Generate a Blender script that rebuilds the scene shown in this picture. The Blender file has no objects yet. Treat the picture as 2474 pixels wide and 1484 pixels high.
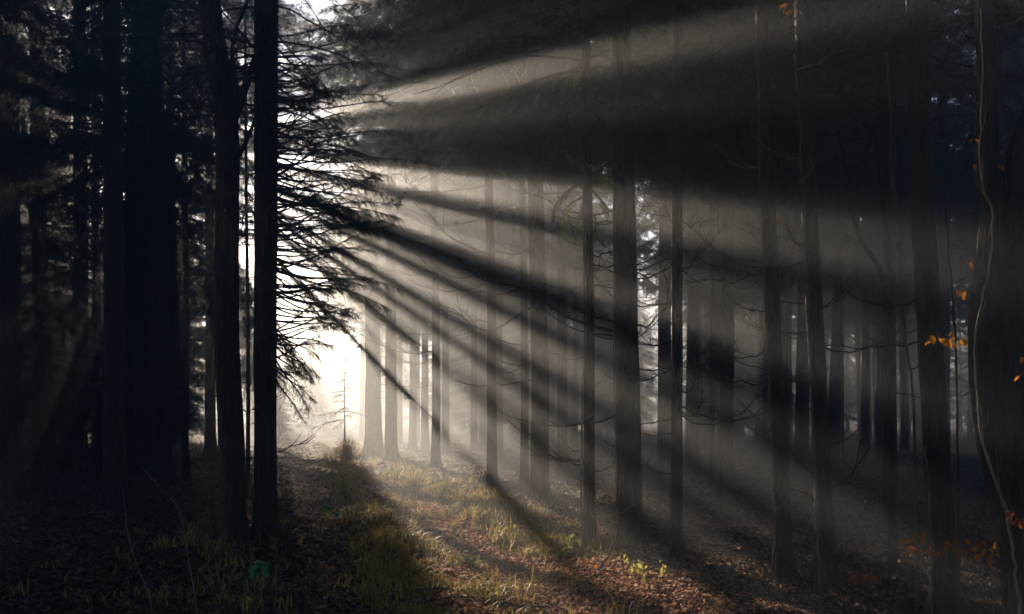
import bpy, math, random
import numpy as np
from math import radians, cos, sin, pi

sc = bpy.context.scene
COL = sc.collection
# ------------------------------------------------------------------ camera, world, sun, exposure
W, H, F, HOR = 2474.0, 1484.0, 2061.0, 1000.0
CAMZ = 1.6
cam_d = bpy.data.cameras.new('camera')
cam = bpy.data.objects.new('camera', cam_d)
COL.objects.link(cam)
cam.location = (0, 0, CAMZ)
cam.rotation_euler = (pi / 2, 0, 0)
cam_d.sensor_width = 36
cam_d.lens = 36 * F / W
cam_d.shift_y = (HOR - H / 2) / W
cam_d.clip_start = 0.05
cam_d.clip_end = 2000
sc.camera = cam

SUNPX = (395.0, 345.0)
S = np.array([(SUNPX[0] - W / 2) / F, 1.0, (HOR - SUNPX[1]) / F])
S /= np.linalg.norm(S)
EX = np.array([S[1], -S[0], 0]); EX /= np.linalg.norm(EX)
EY = np.cross(EX, S)
sun_el = math.asin(S[2])
sun_az = math.atan2(S[0], S[1])          # from +Y towards +X

world = bpy.data.worlds.new('World')
sc.world = world
world.use_nodes = True
wn = world.node_tree
bg = wn.nodes['Background']
sky = wn.nodes.new('ShaderNodeTexSky')
sky.sky_type = 'NISHITA'
sky.sun_disc = False
sky.sun_elevation = sun_el
sky.sun_rotation = sun_az
sky.air_density = 0.6
sky.dust_density = 0.2
sky.ozone_density = 3.0
wn.links.new(sky.outputs[0], bg.inputs['Color'])
bg.inputs['Strength'].default_value = 0.05

sun_d = bpy.data.lights.new('sun', 'SUN')
sun_d.energy = 5.0
sun_d.angle = radians(0.5)
sun_d.color = (1.0, 0.785, 0.58)
sun = bpy.data.objects.new('sun', sun_d)
COL.objects.link(sun)
from mathutils import Vector
sun.rotation_euler = Vector(S.tolist()).to_track_quat('Z', 'Y').to_euler()
sun.location = (0, 0, 60)

sc.view_settings.view_transform = 'Standard'
sc.view_settings.look = 'None'
sc.view_settings.gamma = 1.0
sc.view_settings.exposure = 2.1
cy = sc.cycles
cy.volume_bounces = 0
cy.max_bounces = 6
cy.diffuse_bounces = 2
cy.glossy_bounces = 1
cy.transmission_bounces = 2
cy.use_denoising = True
cy.adaptive_threshold = 0.004
cy.sample_clamp_indirect = 3.0

# ------------------------------------------------------------------ pixel helpers (photo measurements -> metres)
def P(px, py, d):
    return np.array([(px - W / 2) / F * d, d, CAMZ + d * (HOR - py) / F])
def depth_of(base_y):
    return CAMZ * F / (base_y - HOR)

def oplane(p):
    """position of points in the plane square to the sunlight"""
    q = np.asarray(p, float) - np.array([0, 0, CAMZ])
    return q @ EX, q @ EY
def shaft_angle(ox, oy):
    r = np.sqrt(ox * ox + oy * oy) + 1e-9
    v = S[None, :] + 0.02 * (ox / r)[:, None] * EX + 0.02 * (oy / r)[:, None] * EY
    px = v[:, 0] / v[:, 1]; pz = v[:, 2] / v[:, 1]
    return np.degrees(np.arctan2(-(pz - S[2] / S[1]), px - S[0] / S[1])), r
# gaps carved into the foliage to shape the sun shafts over the path: (from, to, rmin, rmax)
GAPS = [(-13.2, -9.2, 2.4, 5.8), (6.3, 10.3, 2.0, 9.0), (16.8, 19.3, 2.8, 8.0), (13.4, 16.4, 5.0, 7.5),
        (23.8, 25.2, 2.6, 8.5), (26.8, 30.2, 2.6, 9.0), (31.8, 33.3, 2.7, 9.0), (34.8, 36.8, 2.7, 9.0),
        (39.6, 42.0, 2.7, 11), (43.3, 45.0, 2.9, 12), (46.6, 57.5, 3.6, 30)]
def in_gap(p):
    ox, oy = oplane(p)
    a, r = shaft_angle(ox, oy)
    m = np.zeros(len(a), bool)
    for lo, hi, r0, r1 in GAPS:
        m |= (a > lo) & (a < hi) & (r > r0) & (r < r1)
    m |= (a > 40) & (a < 64) & (r > 9)
    m |= (ox > 4.24) & (ox < 4.62) & (oy > -4.5) & (oy < 2.2)      # narrow upright slit cut in the foliage so sun rims the right-hand stems
    m |= (ox > 3.5) & (ox < 5.1) & (oy > -3.95) & (oy < -2.75)  # opening cut in the foliage so sun reaches the lime plants
    return m

# ------------------------------------------------------------------ ground height
def gnoise(x, y):
    return (0.05 * np.sin(x * 0.9 + 1.3 * np.sin(y * 0.45)) * np.cos(y * 0.7 + 0.6 * np.sin(x * 0.8))
            + 0.025 * np.sin(x * 2.3 + y * 1.7) + 0.015 * np.sin(x * 4.1 - y * 3.3 + 1))
def path_x(y):            # centre of the left wheel track
    return -1.38 - 0.262 * (y - 6.8)
def ground_z(x, y):
    x = np.asarray(x, float); y = np.asarray(y, float)
    u = x - path_x(y)
    z = gnoise(x, y)
    near = np.clip((y - 2) / 4, 0, 1)
    z = z - 0.07 * np.exp(-(u / 0.28) ** 2) * near
    z = z - 0.05 * np.exp(-((u - 1.75) / 0.35) ** 2) * near
    z = z + 0.10 * np.exp(-((u - 0.95) / 0.42) ** 2) * near + 0.10 * np.exp(-((u - 3.1) / 0.6) ** 2) * near
    z = z + 0.10 * np.exp(-((u + 3.5) / 2.0) ** 2)
    return z

# ------------------------------------------------------------------ materials
def mat(name):
    m = bpy.data.materials.new(name); m.use_nodes = True
    nt = m.node_tree; nt.nodes.clear()
    return m, nt, nt.nodes.new('ShaderNodeOutputMaterial')
def ramp(nt, stops):
    r = nt.nodes.new('ShaderNodeValToRGB')
    e = r.color_ramp.elements
    while len(e) > 1: e.remove(e[-1])
    e[0].position = stops[0][0]; e[0].color = (*stops[0][1], 1)
    for p_, c in stops[1:]:
        k = e.new(p_); k.color = (*c, 1)
    return r
def leaf_mat(name, stops, trans=0.4, rough=0.55, tcol=None, spec=0.3):
    m, nt, out = mat(name)
    geo = nt.nodes.new('ShaderNodeNewGeometry')
    r = ramp(nt, stops)
    nt.links.new(geo.outputs['Random Per Island'], r.inputs[0])
    b = nt.nodes.new('ShaderNodeBsdfPrincipled')
    b.inputs['Roughness'].default_value = rough
    b.inputs['Specular IOR Level'].default_value = spec
    nt.links.new(r.outputs[0], b.inputs['Base Color'])
    if trans > 0:
        t = nt.nodes.new('ShaderNodeBsdfTranslucent')
        if tcol:
            mx = nt.nodes.new('ShaderNodeMix'); mx.data_type = 'RGBA'; mx.blend_type = 'MULTIPLY'
            mx.inputs[0].default_value = 1
            nt.links.new(r.outputs[0], mx.inputs[6]); mx.inputs[7].default_value = (*tcol, 1)
            nt.links.new(mx.outputs[2], t.inputs[0])
        else:
            nt.links.new(r.outputs[0], t.inputs[0])
        s = nt.nodes.new('ShaderNodeMixShader'); s.inputs[0].default_value = trans
        nt.links.new(b.outputs[0], s.inputs[1]); nt.links.new(t.outputs[0], s.inputs[2])
        nt.links.new(s.outputs[0], out.inputs[0])
    else:
        nt.links.new(b.outputs[0], out.inputs[0])
    return m
def bark_mat(name, c1, c2, moss=None, scale=1.0, bump=0.9):
    m, nt, out = mat(name)
    tc = nt.nodes.new('ShaderNodeTexCoord')
    mp = nt.nodes.new('ShaderNodeMapping'); mp.inputs['Scale'].default_value = (14 * scale, 14 * scale, 3.2 * scale)
    nt.links.new(tc.outputs['Object'], mp.inputs[0])
    n = nt.nodes.new('ShaderNodeTexNoise'); n.inputs['Scale'].default_value = 1.6; n.inputs['Detail'].default_value = 8
    n.inputs['Roughness'].default_value = 0.65
    nt.links.new(mp.outputs[0], n.inputs['Vector'])
    v = nt.nodes.new('ShaderNodeTexVoronoi'); v.inputs['Scale'].default_value = 1.5; v.feature = 'DISTANCE_TO_EDGE'
    nt.links.new(mp.outputs[0], v.inputs['Vector'])
    r = ramp(nt, [(0.35, c1), (0.62, c2)])
    nt.links.new(n.outputs[0], r.inputs[0])
    col = r.outputs[0]
    if moss:
        n2 = nt.nodes.new('ShaderNodeTexNoise'); n2.inputs['Scale'].default_value = 6; n2.inputs['Detail'].default_value = 6
        nt.links.new(tc.outputs['Object'], n2.inputs['Vector'])
        r2 = ramp(nt, [(0.5, (0, 0, 0)), (0.75, (0.8, 0.8, 0.8))])
        nt.links.new(n2.outputs[0], r2.inputs[0])
        mx = nt.nodes.new('ShaderNodeMix'); mx.data_type = 'RGBA'
        nt.links.new(r2.outputs[0], mx.inputs[0]); nt.links.new(col, mx.inputs[6]); mx.inputs[7].default_value = (*moss, 1)
        col = mx.outputs[2]
    b = nt.nodes.new('ShaderNodeBsdfPrincipled'); b.inputs['Roughness'].default_value = 0.85
    b.inputs['Specular IOR Level'].default_value = 0.25
    nt.links.new(col, b.inputs['Base Color'])
    mt = nt.nodes.new('ShaderNodeMath'); mt.operation = 'MULTIPLY_ADD'
    nt.links.new(v.outputs[0], mt.inputs[0]); mt.inputs[1].default_value = 1.6
    nt.links.new(n.outputs[0], mt.inputs[2])
    bp = nt.nodes.new('ShaderNodeBump'); bp.inputs['Strength'].default_value = bump; bp.inputs['Distance'].default_value = 0.06
    nt.links.new(mt.outputs[0], bp.inputs['Height']); nt.links.new(bp.outputs[0], b.inputs['Normal'])
    nt.links.new(b.outputs[0], out.inputs[0])
    return m

M = {}
M['bark'] = bark_mat('spruce_bark', (0.035, 0.028, 0.024), (0.13, 0.105, 0.085))
M['bark_moss'] = bark_mat('mossy_bark', (0.04, 0.033, 0.028), (0.13, 0.11, 0.09), moss=(0.07, 0.08, 0.035))
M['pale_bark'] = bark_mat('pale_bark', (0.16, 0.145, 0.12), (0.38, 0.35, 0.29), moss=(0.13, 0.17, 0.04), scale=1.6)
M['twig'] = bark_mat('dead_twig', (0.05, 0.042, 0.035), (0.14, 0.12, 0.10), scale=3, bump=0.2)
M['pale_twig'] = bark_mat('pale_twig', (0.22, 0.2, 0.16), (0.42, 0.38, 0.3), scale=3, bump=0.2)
M['red_twig'] = bark_mat('red_twig', (0.10, 0.035, 0.03), (0.22, 0.12, 0.09), scale=3, bump=0.2)
M['needle'] = leaf_mat('spruce_needles', [(0, (0.018, 0.032, 0.014)), (0.5, (0.035, 0.055, 0.022)), (1, (0.07, 0.085, 0.035))], 0.25, 0.5)
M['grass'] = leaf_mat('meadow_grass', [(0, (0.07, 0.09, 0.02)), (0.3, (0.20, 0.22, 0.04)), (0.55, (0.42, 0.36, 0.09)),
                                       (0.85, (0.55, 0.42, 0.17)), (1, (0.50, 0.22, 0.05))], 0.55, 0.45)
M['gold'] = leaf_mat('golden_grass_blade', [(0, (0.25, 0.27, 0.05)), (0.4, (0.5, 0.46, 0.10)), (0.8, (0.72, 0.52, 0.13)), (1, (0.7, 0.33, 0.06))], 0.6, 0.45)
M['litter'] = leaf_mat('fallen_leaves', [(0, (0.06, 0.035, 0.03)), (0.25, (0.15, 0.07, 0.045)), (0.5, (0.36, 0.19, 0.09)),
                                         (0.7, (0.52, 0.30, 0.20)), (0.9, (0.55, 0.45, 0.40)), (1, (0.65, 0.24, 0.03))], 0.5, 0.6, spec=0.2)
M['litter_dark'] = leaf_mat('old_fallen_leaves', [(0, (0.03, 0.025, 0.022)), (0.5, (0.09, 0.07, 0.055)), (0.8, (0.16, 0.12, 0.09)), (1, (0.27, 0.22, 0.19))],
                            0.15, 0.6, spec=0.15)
M['amber'] = leaf_mat('amber_leaf', [(0, (0.55, 0.16, 0.015)), (0.6, (0.75, 0.32, 0.03)), (1, (0.7, 0.42, 0.08))], 0.6, 0.5)
M['copper'] = leaf_mat('copper_leaf', [(0, (0.16, 0.04, 0.015)), (0.5, (0.42, 0.13, 0.02)), (1, (0.6, 0.22, 0.03))], 0.5, 0.5)
M['lime'] = leaf_mat('yellow_green_leaf', [(0, (0.35, 0.40, 0.08)), (0.6, (0.55, 0.55, 0.14)), (1, (0.75, 0.65, 0.25))], 0.55, 0.5)
M['green'] = leaf_mat('fresh_green_leaf', [(0, (0.05, 0.28, 0.12)), (1, (0.12, 0.45, 0.22))], 0.35, 0.4)
M['dry'] = leaf_mat('dry_stalks', [(0, (0.30, 0.16, 0.06)), (0.6, (0.42, 0.27, 0.12)), (1, (0.5, 0.38, 0.2))], 0.5, 0.6)
M['moss'] = leaf_mat('moss_tufts', [(0, (0.08, 0.11, 0.02)), (0.6, (0.26, 0.30, 0.08)), (1, (0.45, 0.43, 0.2))], 0.45, 0.6)

def ground_mat():
    m, nt, out = mat('forest_floor')
    tc = nt.nodes.new('ShaderNodeTexCoord')
    n = nt.nodes.new('ShaderNodeTexNoise'); n.inputs['Scale'].default_value = 0.7; n.inputs['Detail'].default_value = 6
    nt.links.new(tc.outputs['Object'], n.inputs['Vector'])
    v = nt.nodes.new('ShaderNodeTexVoronoi'); v.inputs['Scale'].default_value = 22
    nt.links.new(tc.outputs['Object'], v.inputs['Vector'])
    r = ramp(nt, [(0, (0.03, 0.022, 0.016)), (0.4, (0.075, 0.055, 0.04)), (0.75, (0.14, 0.095, 0.06)), (1, (0.2, 0.15, 0.11))])
    sp = nt.nodes.new('ShaderNodeSeparateColor'); nt.links.new(v.outputs['Color'], sp.inputs[0])
    nt.links.new(sp.outputs[0], r.inputs[0])
    r2 = ramp(nt, [(0.45, (0, 0, 0)), (0.6, (0.7, 0.7, 0.7))])
    nt.links.new(n.outputs[0], r2.inputs[0])
    mx = nt.nodes.new('ShaderNodeMix'); mx.data_type = 'RGBA'
    nt.links.new(r2.outputs[0], mx.inputs[0]); nt.links.new(r.outputs[0], mx.inputs[6]); mx.inputs[7].default_value = (0.05, 0.06, 0.02, 1)
    b = nt.nodes.new('ShaderNodeBsdfPrincipled'); b.inputs['Roughness'].default_value = 0.8
    nt.links.new(mx.outputs[2], b.inputs['Base Color'])
    bp = nt.nodes.new('ShaderNodeBump'); bp.inputs['Strength'].default_value = 0.8; bp.inputs['Distance'].default_value = 0.04
    nt.links.new(v.outputs['Distance'], bp.inputs['Height']); nt.links.new(bp.outputs[0], b.inputs['Normal'])
    nt.links.new(b.outputs[0], out.inputs[0])
    return m
M['ground'] = ground_mat()

# ------------------------------------------------------------------ mesh building
class Geo:
    def __init__(s): s.v = []; s.f = []; s.n = 0
    def add(s, v, f):
        """v (N,3); f list/array of equal-length faces"""
        v = np.asarray(v, np.float32).reshape(-1, 3); f = np.asarray(f, np.int32)
        if len(v) == 0: return
        s.f.append(f + s.n); s.v.append(v); s.n += len(v)
    def mesh(s, name, m, smooth=False):
        me = bpy.data.meshes.new(name)
        v = np.concatenate(s.v)
        loops = np.concatenate([f.ravel() for f in s.f])
        tot = np.concatenate([np.full(len(f), f.shape[1], np.int32) for f in s.f])
        st = np.concatenate([[0], np.cumsum(tot)[:-1]]).astype(np.int32)
        me.vertices.add(len(v)); me.vertices.foreach_set('co', v.ravel())
        me.loops.add(len(loops)); me.loops.foreach_set('vertex_index', loops.astype(np.int32))
        me.polygons.add(len(tot)); me.polygons.foreach_set('loop_start', st)
        me.update(calc_edges=True)
        if smooth: me.polygons.foreach_set('use_smooth', np.ones(len(tot), bool))
        me.materials.append(m)
        me.update()
        return me
    def obj(s, name, m, parent=None, smooth=False):
        if s.n == 0: return None
        o = bpy.data.objects.new(name, s.mesh(name, m, smooth))
        COL.objects.link(o)
        if parent is not None:
            o.parent = parent
            q = parent; w = np.zeros(3)
            while q is not None: w += np.array(q.location); q = q.parent
            o.location = -w
        return o
def thing(name, label, cat, loc, group=None):
    o = bpy.data.objects.new(name, None); COL.objects.link(o)
    o.location = [float(a) for a in loc]; o.empty_display_size = 0.2
    o['label'] = label; o['category'] = cat
    if group: o['group'] = group
    return o
def tag(o, label, cat=None, group=None, kind=None):
    o['label'] = label
    if cat: o['category'] = cat
    if group: o['group'] = group
    if kind: o['kind'] = kind
    return o

def norm(a):
    return a / (np.linalg.norm(a, axis=-1, keepdims=True) + 1e-9)
def tubes(g, pts, rad, sides=4):
    """pts (B,N,3), rad (B,N): closed-less tapered tubes"""
    pts = np.asarray(pts, float); rad = np.asarray(rad, float)
    if pts.ndim == 2: pts = pts[None]; rad = rad[None]
    B, N, _ = pts.shape
    t = np.gradient(pts, axis=1); t = norm(t)
    d = norm(pts[:, -1] - pts[:, 0])
    ref = np.where(np.abs(d[:, 2:3]) > 0.85, np.array([[1.0, 0.1, 0]]), np.array([[0.0, 0.1, 1.0]]))
    u = norm(np.cross(t, ref[:, None, :])); w = np.cross(t, u)
    a = np.linspace(0, 2 * pi, sides, endpoint=False)
    ring = u[:, :, None, :] * np.cos(a)[None, None, :, None] + w[:, :, None, :] * np.sin(a)[None, None, :, None]
    v = pts[:, :, None, :] + ring * rad[:, :, None, None]
    i = np.arange(N - 1)[:, None] * sides; j = np.arange(sides)[None]
    j2 = (j + 1) % sides
    q = np.stack([i + j, i + j2, i + sides + j2, i + sides + j], -1).reshape(-1, 4)
    f = (q[None] + (np.arange(B) * N * sides)[:, None, None]).reshape(-1, 4)
    g.add(v.reshape(-1, 3), f)
def smooth_line(ctrl, n):
    ctrl = np.asarray(ctrl, float)
    k = len(ctrl)
    if k == 2:
        t = np.linspace(0, 1, n)[:, None]
        return ctrl[0] * (1 - t) + ctrl[1] * t
    c = np.concatenate([[2 * ctrl[0] - ctrl[1]], ctrl, [2 * ctrl[-1] - ctrl[-2]]])
    t = np.linspace(0, k - 1 - 1e-6, n); i = t.astype(int); f = (t - i)[:, None]
    p0, p1, p2, p3 = c[i], c[i + 1], c[i + 2], c[i + 3]
    return 0.5 * (2 * p1 + (p2 - p0) * f + (2 * p0 - 5 * p1 + 4 * p2 - p3) * f ** 2 + (3 * p1 - p0 - 3 * p2 + p3) * f ** 3)

def trunk_mesh(g, pts, rad, rng, sides=18, flare=0.0, lobes=5):
    """irregular tapered stem with root flare"""
    N = len(pts); t = norm(np.gradient(pts, axis=0))
    u = norm(np.cross(t, np.array([[0, 1.0, 0.05]]))); w = np.cross(t, u)
    a = np.linspace(0, 2 * pi, sides, endpoint=False)
    h = pts[:, 2] - pts[0, 2]
    ph = rng.uniform(0, 6.28, 6)
    r = rad[:, None] * (1 + 0.035 * np.sin(3 * a[None] + ph[0] + h[:, None] * 1.1) + 0.03 * np.sin(5 * a[None] + ph[1] - h[:, None] * 2.3)
                        + 0.02 * rng.standard_normal((N, sides)))
    if flare:
        e = np.exp(-h / 0.13)[:, None] * flare * 1.5 + np.exp(-h / 0.45)[:, None] * flare * 0.26
        r = r * (1 + e * (0.75 + 0.6 * np.sin(lobes * a[None] + ph[2]) + 0.25 * np.sin(2 * a[None] + ph[3])))
    v = pts[:, None] + u[:, None] * (np.cos(a)[None, :, None] * r[..., None]) + w[:, None] * (np.sin(a)[None, :, None] * r[..., None])
    i = np.arange(N - 1)[:, None] * sides; j = np.arange(sides)[None]; j2 = (j + 1) % sides
    g.add(v.reshape(-1, 3), np.stack([i + j, i + j2, i + sides + j2, i + sides + j], -1).reshape(-1, 4))

def needles(g, base, d, ln, rng, K=12, nl=0.05, nw=0.006):
    """feathery spruce shoots: base (T,3), direction d (T,3), length ln (T,)"""
    T = len(base)
    if T == 0: return
    roll = norm(rng.standard_normal((T, 3)))
    side = norm(np.cross(d, roll)); up = np.cross(side, d)
    s = (np.arange(K) + 0.5) / K
    sg = np.where(np.arange(K) % 2 == 0, 1.0, -1.0)
    q = base[:, None] + d[:, None] * (s[None, :, None] * ln[:, None, None])
    jj = rng.uniform(-0.5, 0.5, (T, K, 1))
    dirn = norm(d[:, None] * 0.75 + side[:, None] * (sg[None, :, None] * 0.75) + up[:, None] * jj)
    nlen = nl * (1.1 - 0.5 * s)[None, :, None] * rng.uniform(0.7, 1.2, (T, K, 1))
    tip = q + dirn * nlen
    b = d[:, None] * (nw * 0.5)
    v = np.stack([q - b, q + b, tip], 2).reshape(-1, 3)
    # shoot axis
    g.add(v, np.arange(T * K * 3).reshape(-1, 3))
    e = side * (nw * 0.45)
    v = np.stack([base - e, base + e, base + d * ln[:, None]], 1).reshape(-1, 3)
    g.add(v, np.arange(T * 3).reshape(-1, 3))

def boughs(gw, gn, rng, org, az, L, rise, droop, thick, tw=0.25, spacing=0.09, K=12, nl=0.05, nw=0.006, carve=True, start=0.15, hang=0.35, pts=None):
    """needled boughs: org (B,3) on the stem, azimuth, length; writes wood to gw and needles to gn"""
    if pts is None:
        B = len(org); N = 8
        s = np.linspace(0, 1, N)
        dx = np.stack([np.cos(az), np.sin(az)], -1)
        wob = rng.normal(0, 0.03, (B, N, 2)).cumsum(1) * L[:, None, None] * 0.5
        xy = org[:, None, :2] + dx[:, None] * (L[:, None, None] * s[None, :, None]) + wob
        z = org[:, None, 2] + L[:, None] * (rise[:, None] * s[None] - droop[:, None] * s[None] ** 2 + 0.25 * droop[:, None] * s[None] ** 4)
        pts = np.concatenate([xy, z[..., None]], -1)
    B, N, _ = pts.shape
    s = np.linspace(0, 1, N)
    if gw is not None:
        keep = ~in_gap(pts[:, N // 2]) if carve else np.ones(B, bool)
        if keep.any():
            tubes(gw, pts[keep], (thick[:, None] * (1 - 0.85 * s[None]) + 0.002)[keep], 4)
    cnt = np.maximum(3, (L / spacing).astype(int) * 2)
    bi = np.repeat(np.arange(B), cnt)
    T = len(bi)
    ss = rng.uniform(start, 1.0, T)
    f = ss * (N - 1); i0 = np.minimum(f.astype(int), N - 2); fr = (f - i0)[:, None]
    p = pts[bi, i0] * (1 - fr) + pts[bi, i0 + 1] * fr
    tan = norm(pts[bi, i0 + 1] - pts[bi, i0])
    lat = norm(np.cross(tan, np.array([[0, 0, 1.0]]))) * np.where(rng.random(T) < 0.5, 1, -1)[:, None]
    d = norm(tan * rng.uniform(0.4, 1.1, (T, 1)) + lat * rng.uniform(0.2, 1.0, (T, 1)) + np.array([[0, 0, -1.0]]) * rng.uniform(-0.1, 2 * hang, (T, 1)))
    ln = tw * (1.25 - 0.7 * ss) * rng.uniform(0.5, 1.3, T)
    # second order shoots
    T2 = T
    b2 = p + d * (ln * rng.uniform(0.3, 0.9, T))[:, None]
    d2 = norm(d + rng.normal(0, 0.55, (T, 3)) + np.array([[0, 0, -0.25]]))
    base = np.concatenate([p, b2]); dd = np.concatenate([d, d2]); ll = np.concatenate([ln, ln * 0.6])
    if carve:
        k = ~(in_gap(base) | in_gap(base + dd * ll[:, None]))
        base, dd, ll = base[k], dd[k], ll[k]
    needles(gn, base, dd, ll, rng, K, nl, nw)

def dead_branch(g, rng, org, az, L, rise=0.25, droop=0.5, thick=0.012, twigs=6, curl=0.0):
    N = 11; s = np.linspace(0, 1, N)
    azs = az + curl * s + rng.normal(0, 0.3, N).cumsum() * 0.5
    step = L / (N - 1)
    x = org[0] + np.concatenate([[0], np.cumsum(np.cos(azs[1:]) * step)])
    y = org[1] + np.concatenate([[0], np.cumsum(np.sin(azs[1:]) * step)])
    z = org[2] + L * (-droop * s + (droop + rise) * s ** 2) + rng.normal(0, 0.022, N).cumsum() * L
    pts = np.stack([x, y, z], -1)
    tubes(g, pts, thick * (1 - 0.85 * s) + 0.0015, 4)
    if twigs:
        twigs = int(twigs * 1.8) + 2; i = rng.integers(2, N - 1, twigs)
        tan = norm(pts[i + 1 - (i == N - 1)] - pts[i - 1])
        lat = norm(np.cross(tan, [0, 0, 1.0])) * np.where(rng.random(twigs) < 0.5, 1, -1)[:, None]
        d = norm(tan * 0.9 + lat * rng.uniform(0.3, 0.9, (twigs, 1)) + rng.normal(0, 0.25, (twigs, 3)))
        ll = L * rng.uniform(0.12, 0.38, twigs)
        q = np.linspace(0, 1, 5)
        tp = pts[i][:, None] + d[:, None] * (ll[:, None, None] * q[None, :, None]) + np.array([0, 0, 1.0]) * (ll[:, None, None] * 0.25 * q[None, :, None] ** 2)
        tp = tp + rng.normal(0, 0.01, tp.shape) * ll[:, None, None]
        tubes(g, tp, np.full((twigs, 1), thick * 0.35) * (1 - 0.7 * q[None]) + 0.001, 3)
    return pts

def stem_line(ctrl_px, d, base_z=None, n=None):
    pts = np.array([P(x, y, d) for x, y in ctrl_px])
    return pts

def spruce(label, px, depth, w, ctrl=None, height=18.0, crown=None, dead=0, seed=0, flare=1.0, m='bark', group=None,
           name='spruce_tree', tw=0.28, K=12, nl=0.06, nw=0.008, dens=9.0, carve=True, dead_range=(1.0, 7.0), dead_len=(0.5, 1.6),
           dead_side=None, spacing=0.1, taper=0.55, cat='tree', topext=True):
    """px: base pixel column; w: trunk width in photo pixels; ctrl: extra (px, py) the stem passes"""
    rng = np.random.default_rng(seed + 7); height = min(height, 17.6)
    x0 = (px - W / 2) / F * depth
    z0 = float(ground_z(x0, depth)) - 0.12
    base = np.array([x0, depth, z0])
    cps = [base]
    if ctrl:
        for (cx, cyy) in ctrl: cps.append(P(cx, cyy, depth))
        if topext:
            dv = cps[-1] - cps[-2]; dv = dv / max(dv[2], 0.1)
            dv[0] *= 0.6
            top = cps[-1] + dv * max(height - cps[-1][2], 0.5)
            cps.append(top)
    else:
        cps.append(base + np.array([rng.normal(0, 0.1), rng.normal(0, 0.1), height * 0.5]))
        cps.append(base + np.array([rng.normal(0, 0.25), rng.normal(0, 0.25), height]))
    n = max(14, int(height * 2.2))
    line = smooth_line(cps, n * 3)
    # resample denser near base
    zz = line[:, 2] - z0
    H_ = zz[-1]
    q = H_ * np.linspace(0, 1, n) ** 1.5
    line = np.stack([np.interp(q, zz, line[:, k]) for k in range(3)], -1)
    r0 = 0.5 * w / F * depth
    rad = r0 * (1 - taper * (q / H_)) if taper < 0.9 else r0 * (1 - q / H_) + 0.004
    t = thing(name, label, cat, base, group)
    g = Geo(); trunk_mesh(g, line, rad, rng, 18 if depth < 16 else 12, flare)
    at = lambda z: np.stack([np.interp(z, line[:, 2], line[:, k]) for k in range(3)], -1)
    if crown:
        cb, R = crown[0], crown[1]
        shape = crown[2] if len(crown) > 2 else 0.8
        B = int((H_ - cb) * dens)
        h = rng.uniform(cb, H_ - 0.2, B)
        fr = (h - cb) / (H_ - cb); topz = np.clip((H_ - h) / 2.5, 0.15, 1)
        L = R * (1 - fr) ** shape * topz * rng.uniform(0.45, 1.15, B) + 0.2
        L *= np.clip(0.55 + fr * 4, 0, 1)
        gn = Geo()
        boughs(g, gn, rng, at(h + z0), rng.uniform(0, 2 * pi, B), L, rng.uniform(-0.1, 0.25, B), rng.uniform(0.15, 0.6, B),
               np.full(B, 0.014), tw=tw, K=K, nl=nl, nw=nw, carve=carve, spacing=spacing)
        gn.obj('crown', M['needle'], t)
    g.obj('trunk', M[m], t, smooth=True)
    for i in range(dead):
        h = rng.uniform(*dead_range)
        az = rng.uniform(0, 2 * pi) if dead_side is None else dead_side + rng.normal(0, 0.9)
        gd = Geo()
        o_ = at(np.array([h + z0]))[0]
        L_ = rng.uniform(*dead_len)
        dead_branch(gd, rng, o_, az, L_, rise=rng.uniform(-0.1, 0.35), droop=rng.uniform(0.1, 0.6), thick=min(0.3 * r0, 0.005 + 0.0045 * L_), twigs=int(rng.integers(3, 9)))
        gd.obj('dead_branch', M['twig'], t)
    return t, line, at
#OBJECTS
# ------------------------------------------------------------------ ground
def make_ground():
    xs = np.concatenate([np.linspace(-200, -24, 18), np.linspace(-23, 23, 231), np.linspace(24, 200, 18)])
    ys = np.concatenate([np.linspace(-120, -6, 12), np.linspace(-5, 45, 251), np.linspace(46, 230, 24)])
    X, Y = np.meshgrid(xs, ys)
    Z = ground_z(X, Y) + 0.012 * np.sin(X * 13 + Y * 7) * np.cos(Y * 11 - X * 5)
    v = np.stack([X, Y, Z], -1).reshape(-1, 3)
    nx = len(xs); i = np.arange(len(ys) - 1)[:, None] * nx + np.arange(nx - 1)[None]
    g = Geo(); g.add(v, np.stack([i, i + 1, i + nx + 1, i + nx], -1).reshape(-1, 4))
    o = g.obj('forest_floor', M['ground'], smooth=True)
    o['kind'] = 'structure'; o['label'] = 'brown forest floor with an old two-rut track running into the mist'
make_ground()

# ------------------------------------------------------------------ trees on the left
def dp(y): return depth_of(y)
spruce('broad black spruce trunk cut by the left edge of the photo', 18, dp(1210), 62, [(20, 700), (18, 0)], 19, (5.5, 2.6), dead=4, seed=1, group='spruces left of the track')
spruce('dark trunk second from the left photo edge, level with the teal foliage', 190, dp(1165), 40, [(195, 600), (190, 0)], 19, (4.5, 2.6), dead=8, seed=2, group='spruces left of the track')
spruce('narrow trunk just left of the thick black spruce', 236, dp(1150), 22, [(232, 600), (226, 0)], 17, (5.5, 2.0), dead=8, seed=3, group='spruces left of the track')
spruce('thick black spruce trunk, thickest of the far-left trio', 278, dp(1247), 52, [(276, 700), (270, 0)], 20, (5.8, 2.6), dead=8, seed=4, group='spruces left of the track')
spruce('spruce with a widely flared foot behind the two bent pale stems', 354, dp(1122), 27, [(354, 700), (356, 0)], 19, (6, 2.4), dead=9, seed=5, flare=1.6, group='spruces left of the track')
spruce('slim spruce directly in front of the sun glow', 400, dp(1142), 20, [(405, 700), (408, 0)], 18, (6.2, 2.0), dead=12, seed=6, group='spruces left of the track')
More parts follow.
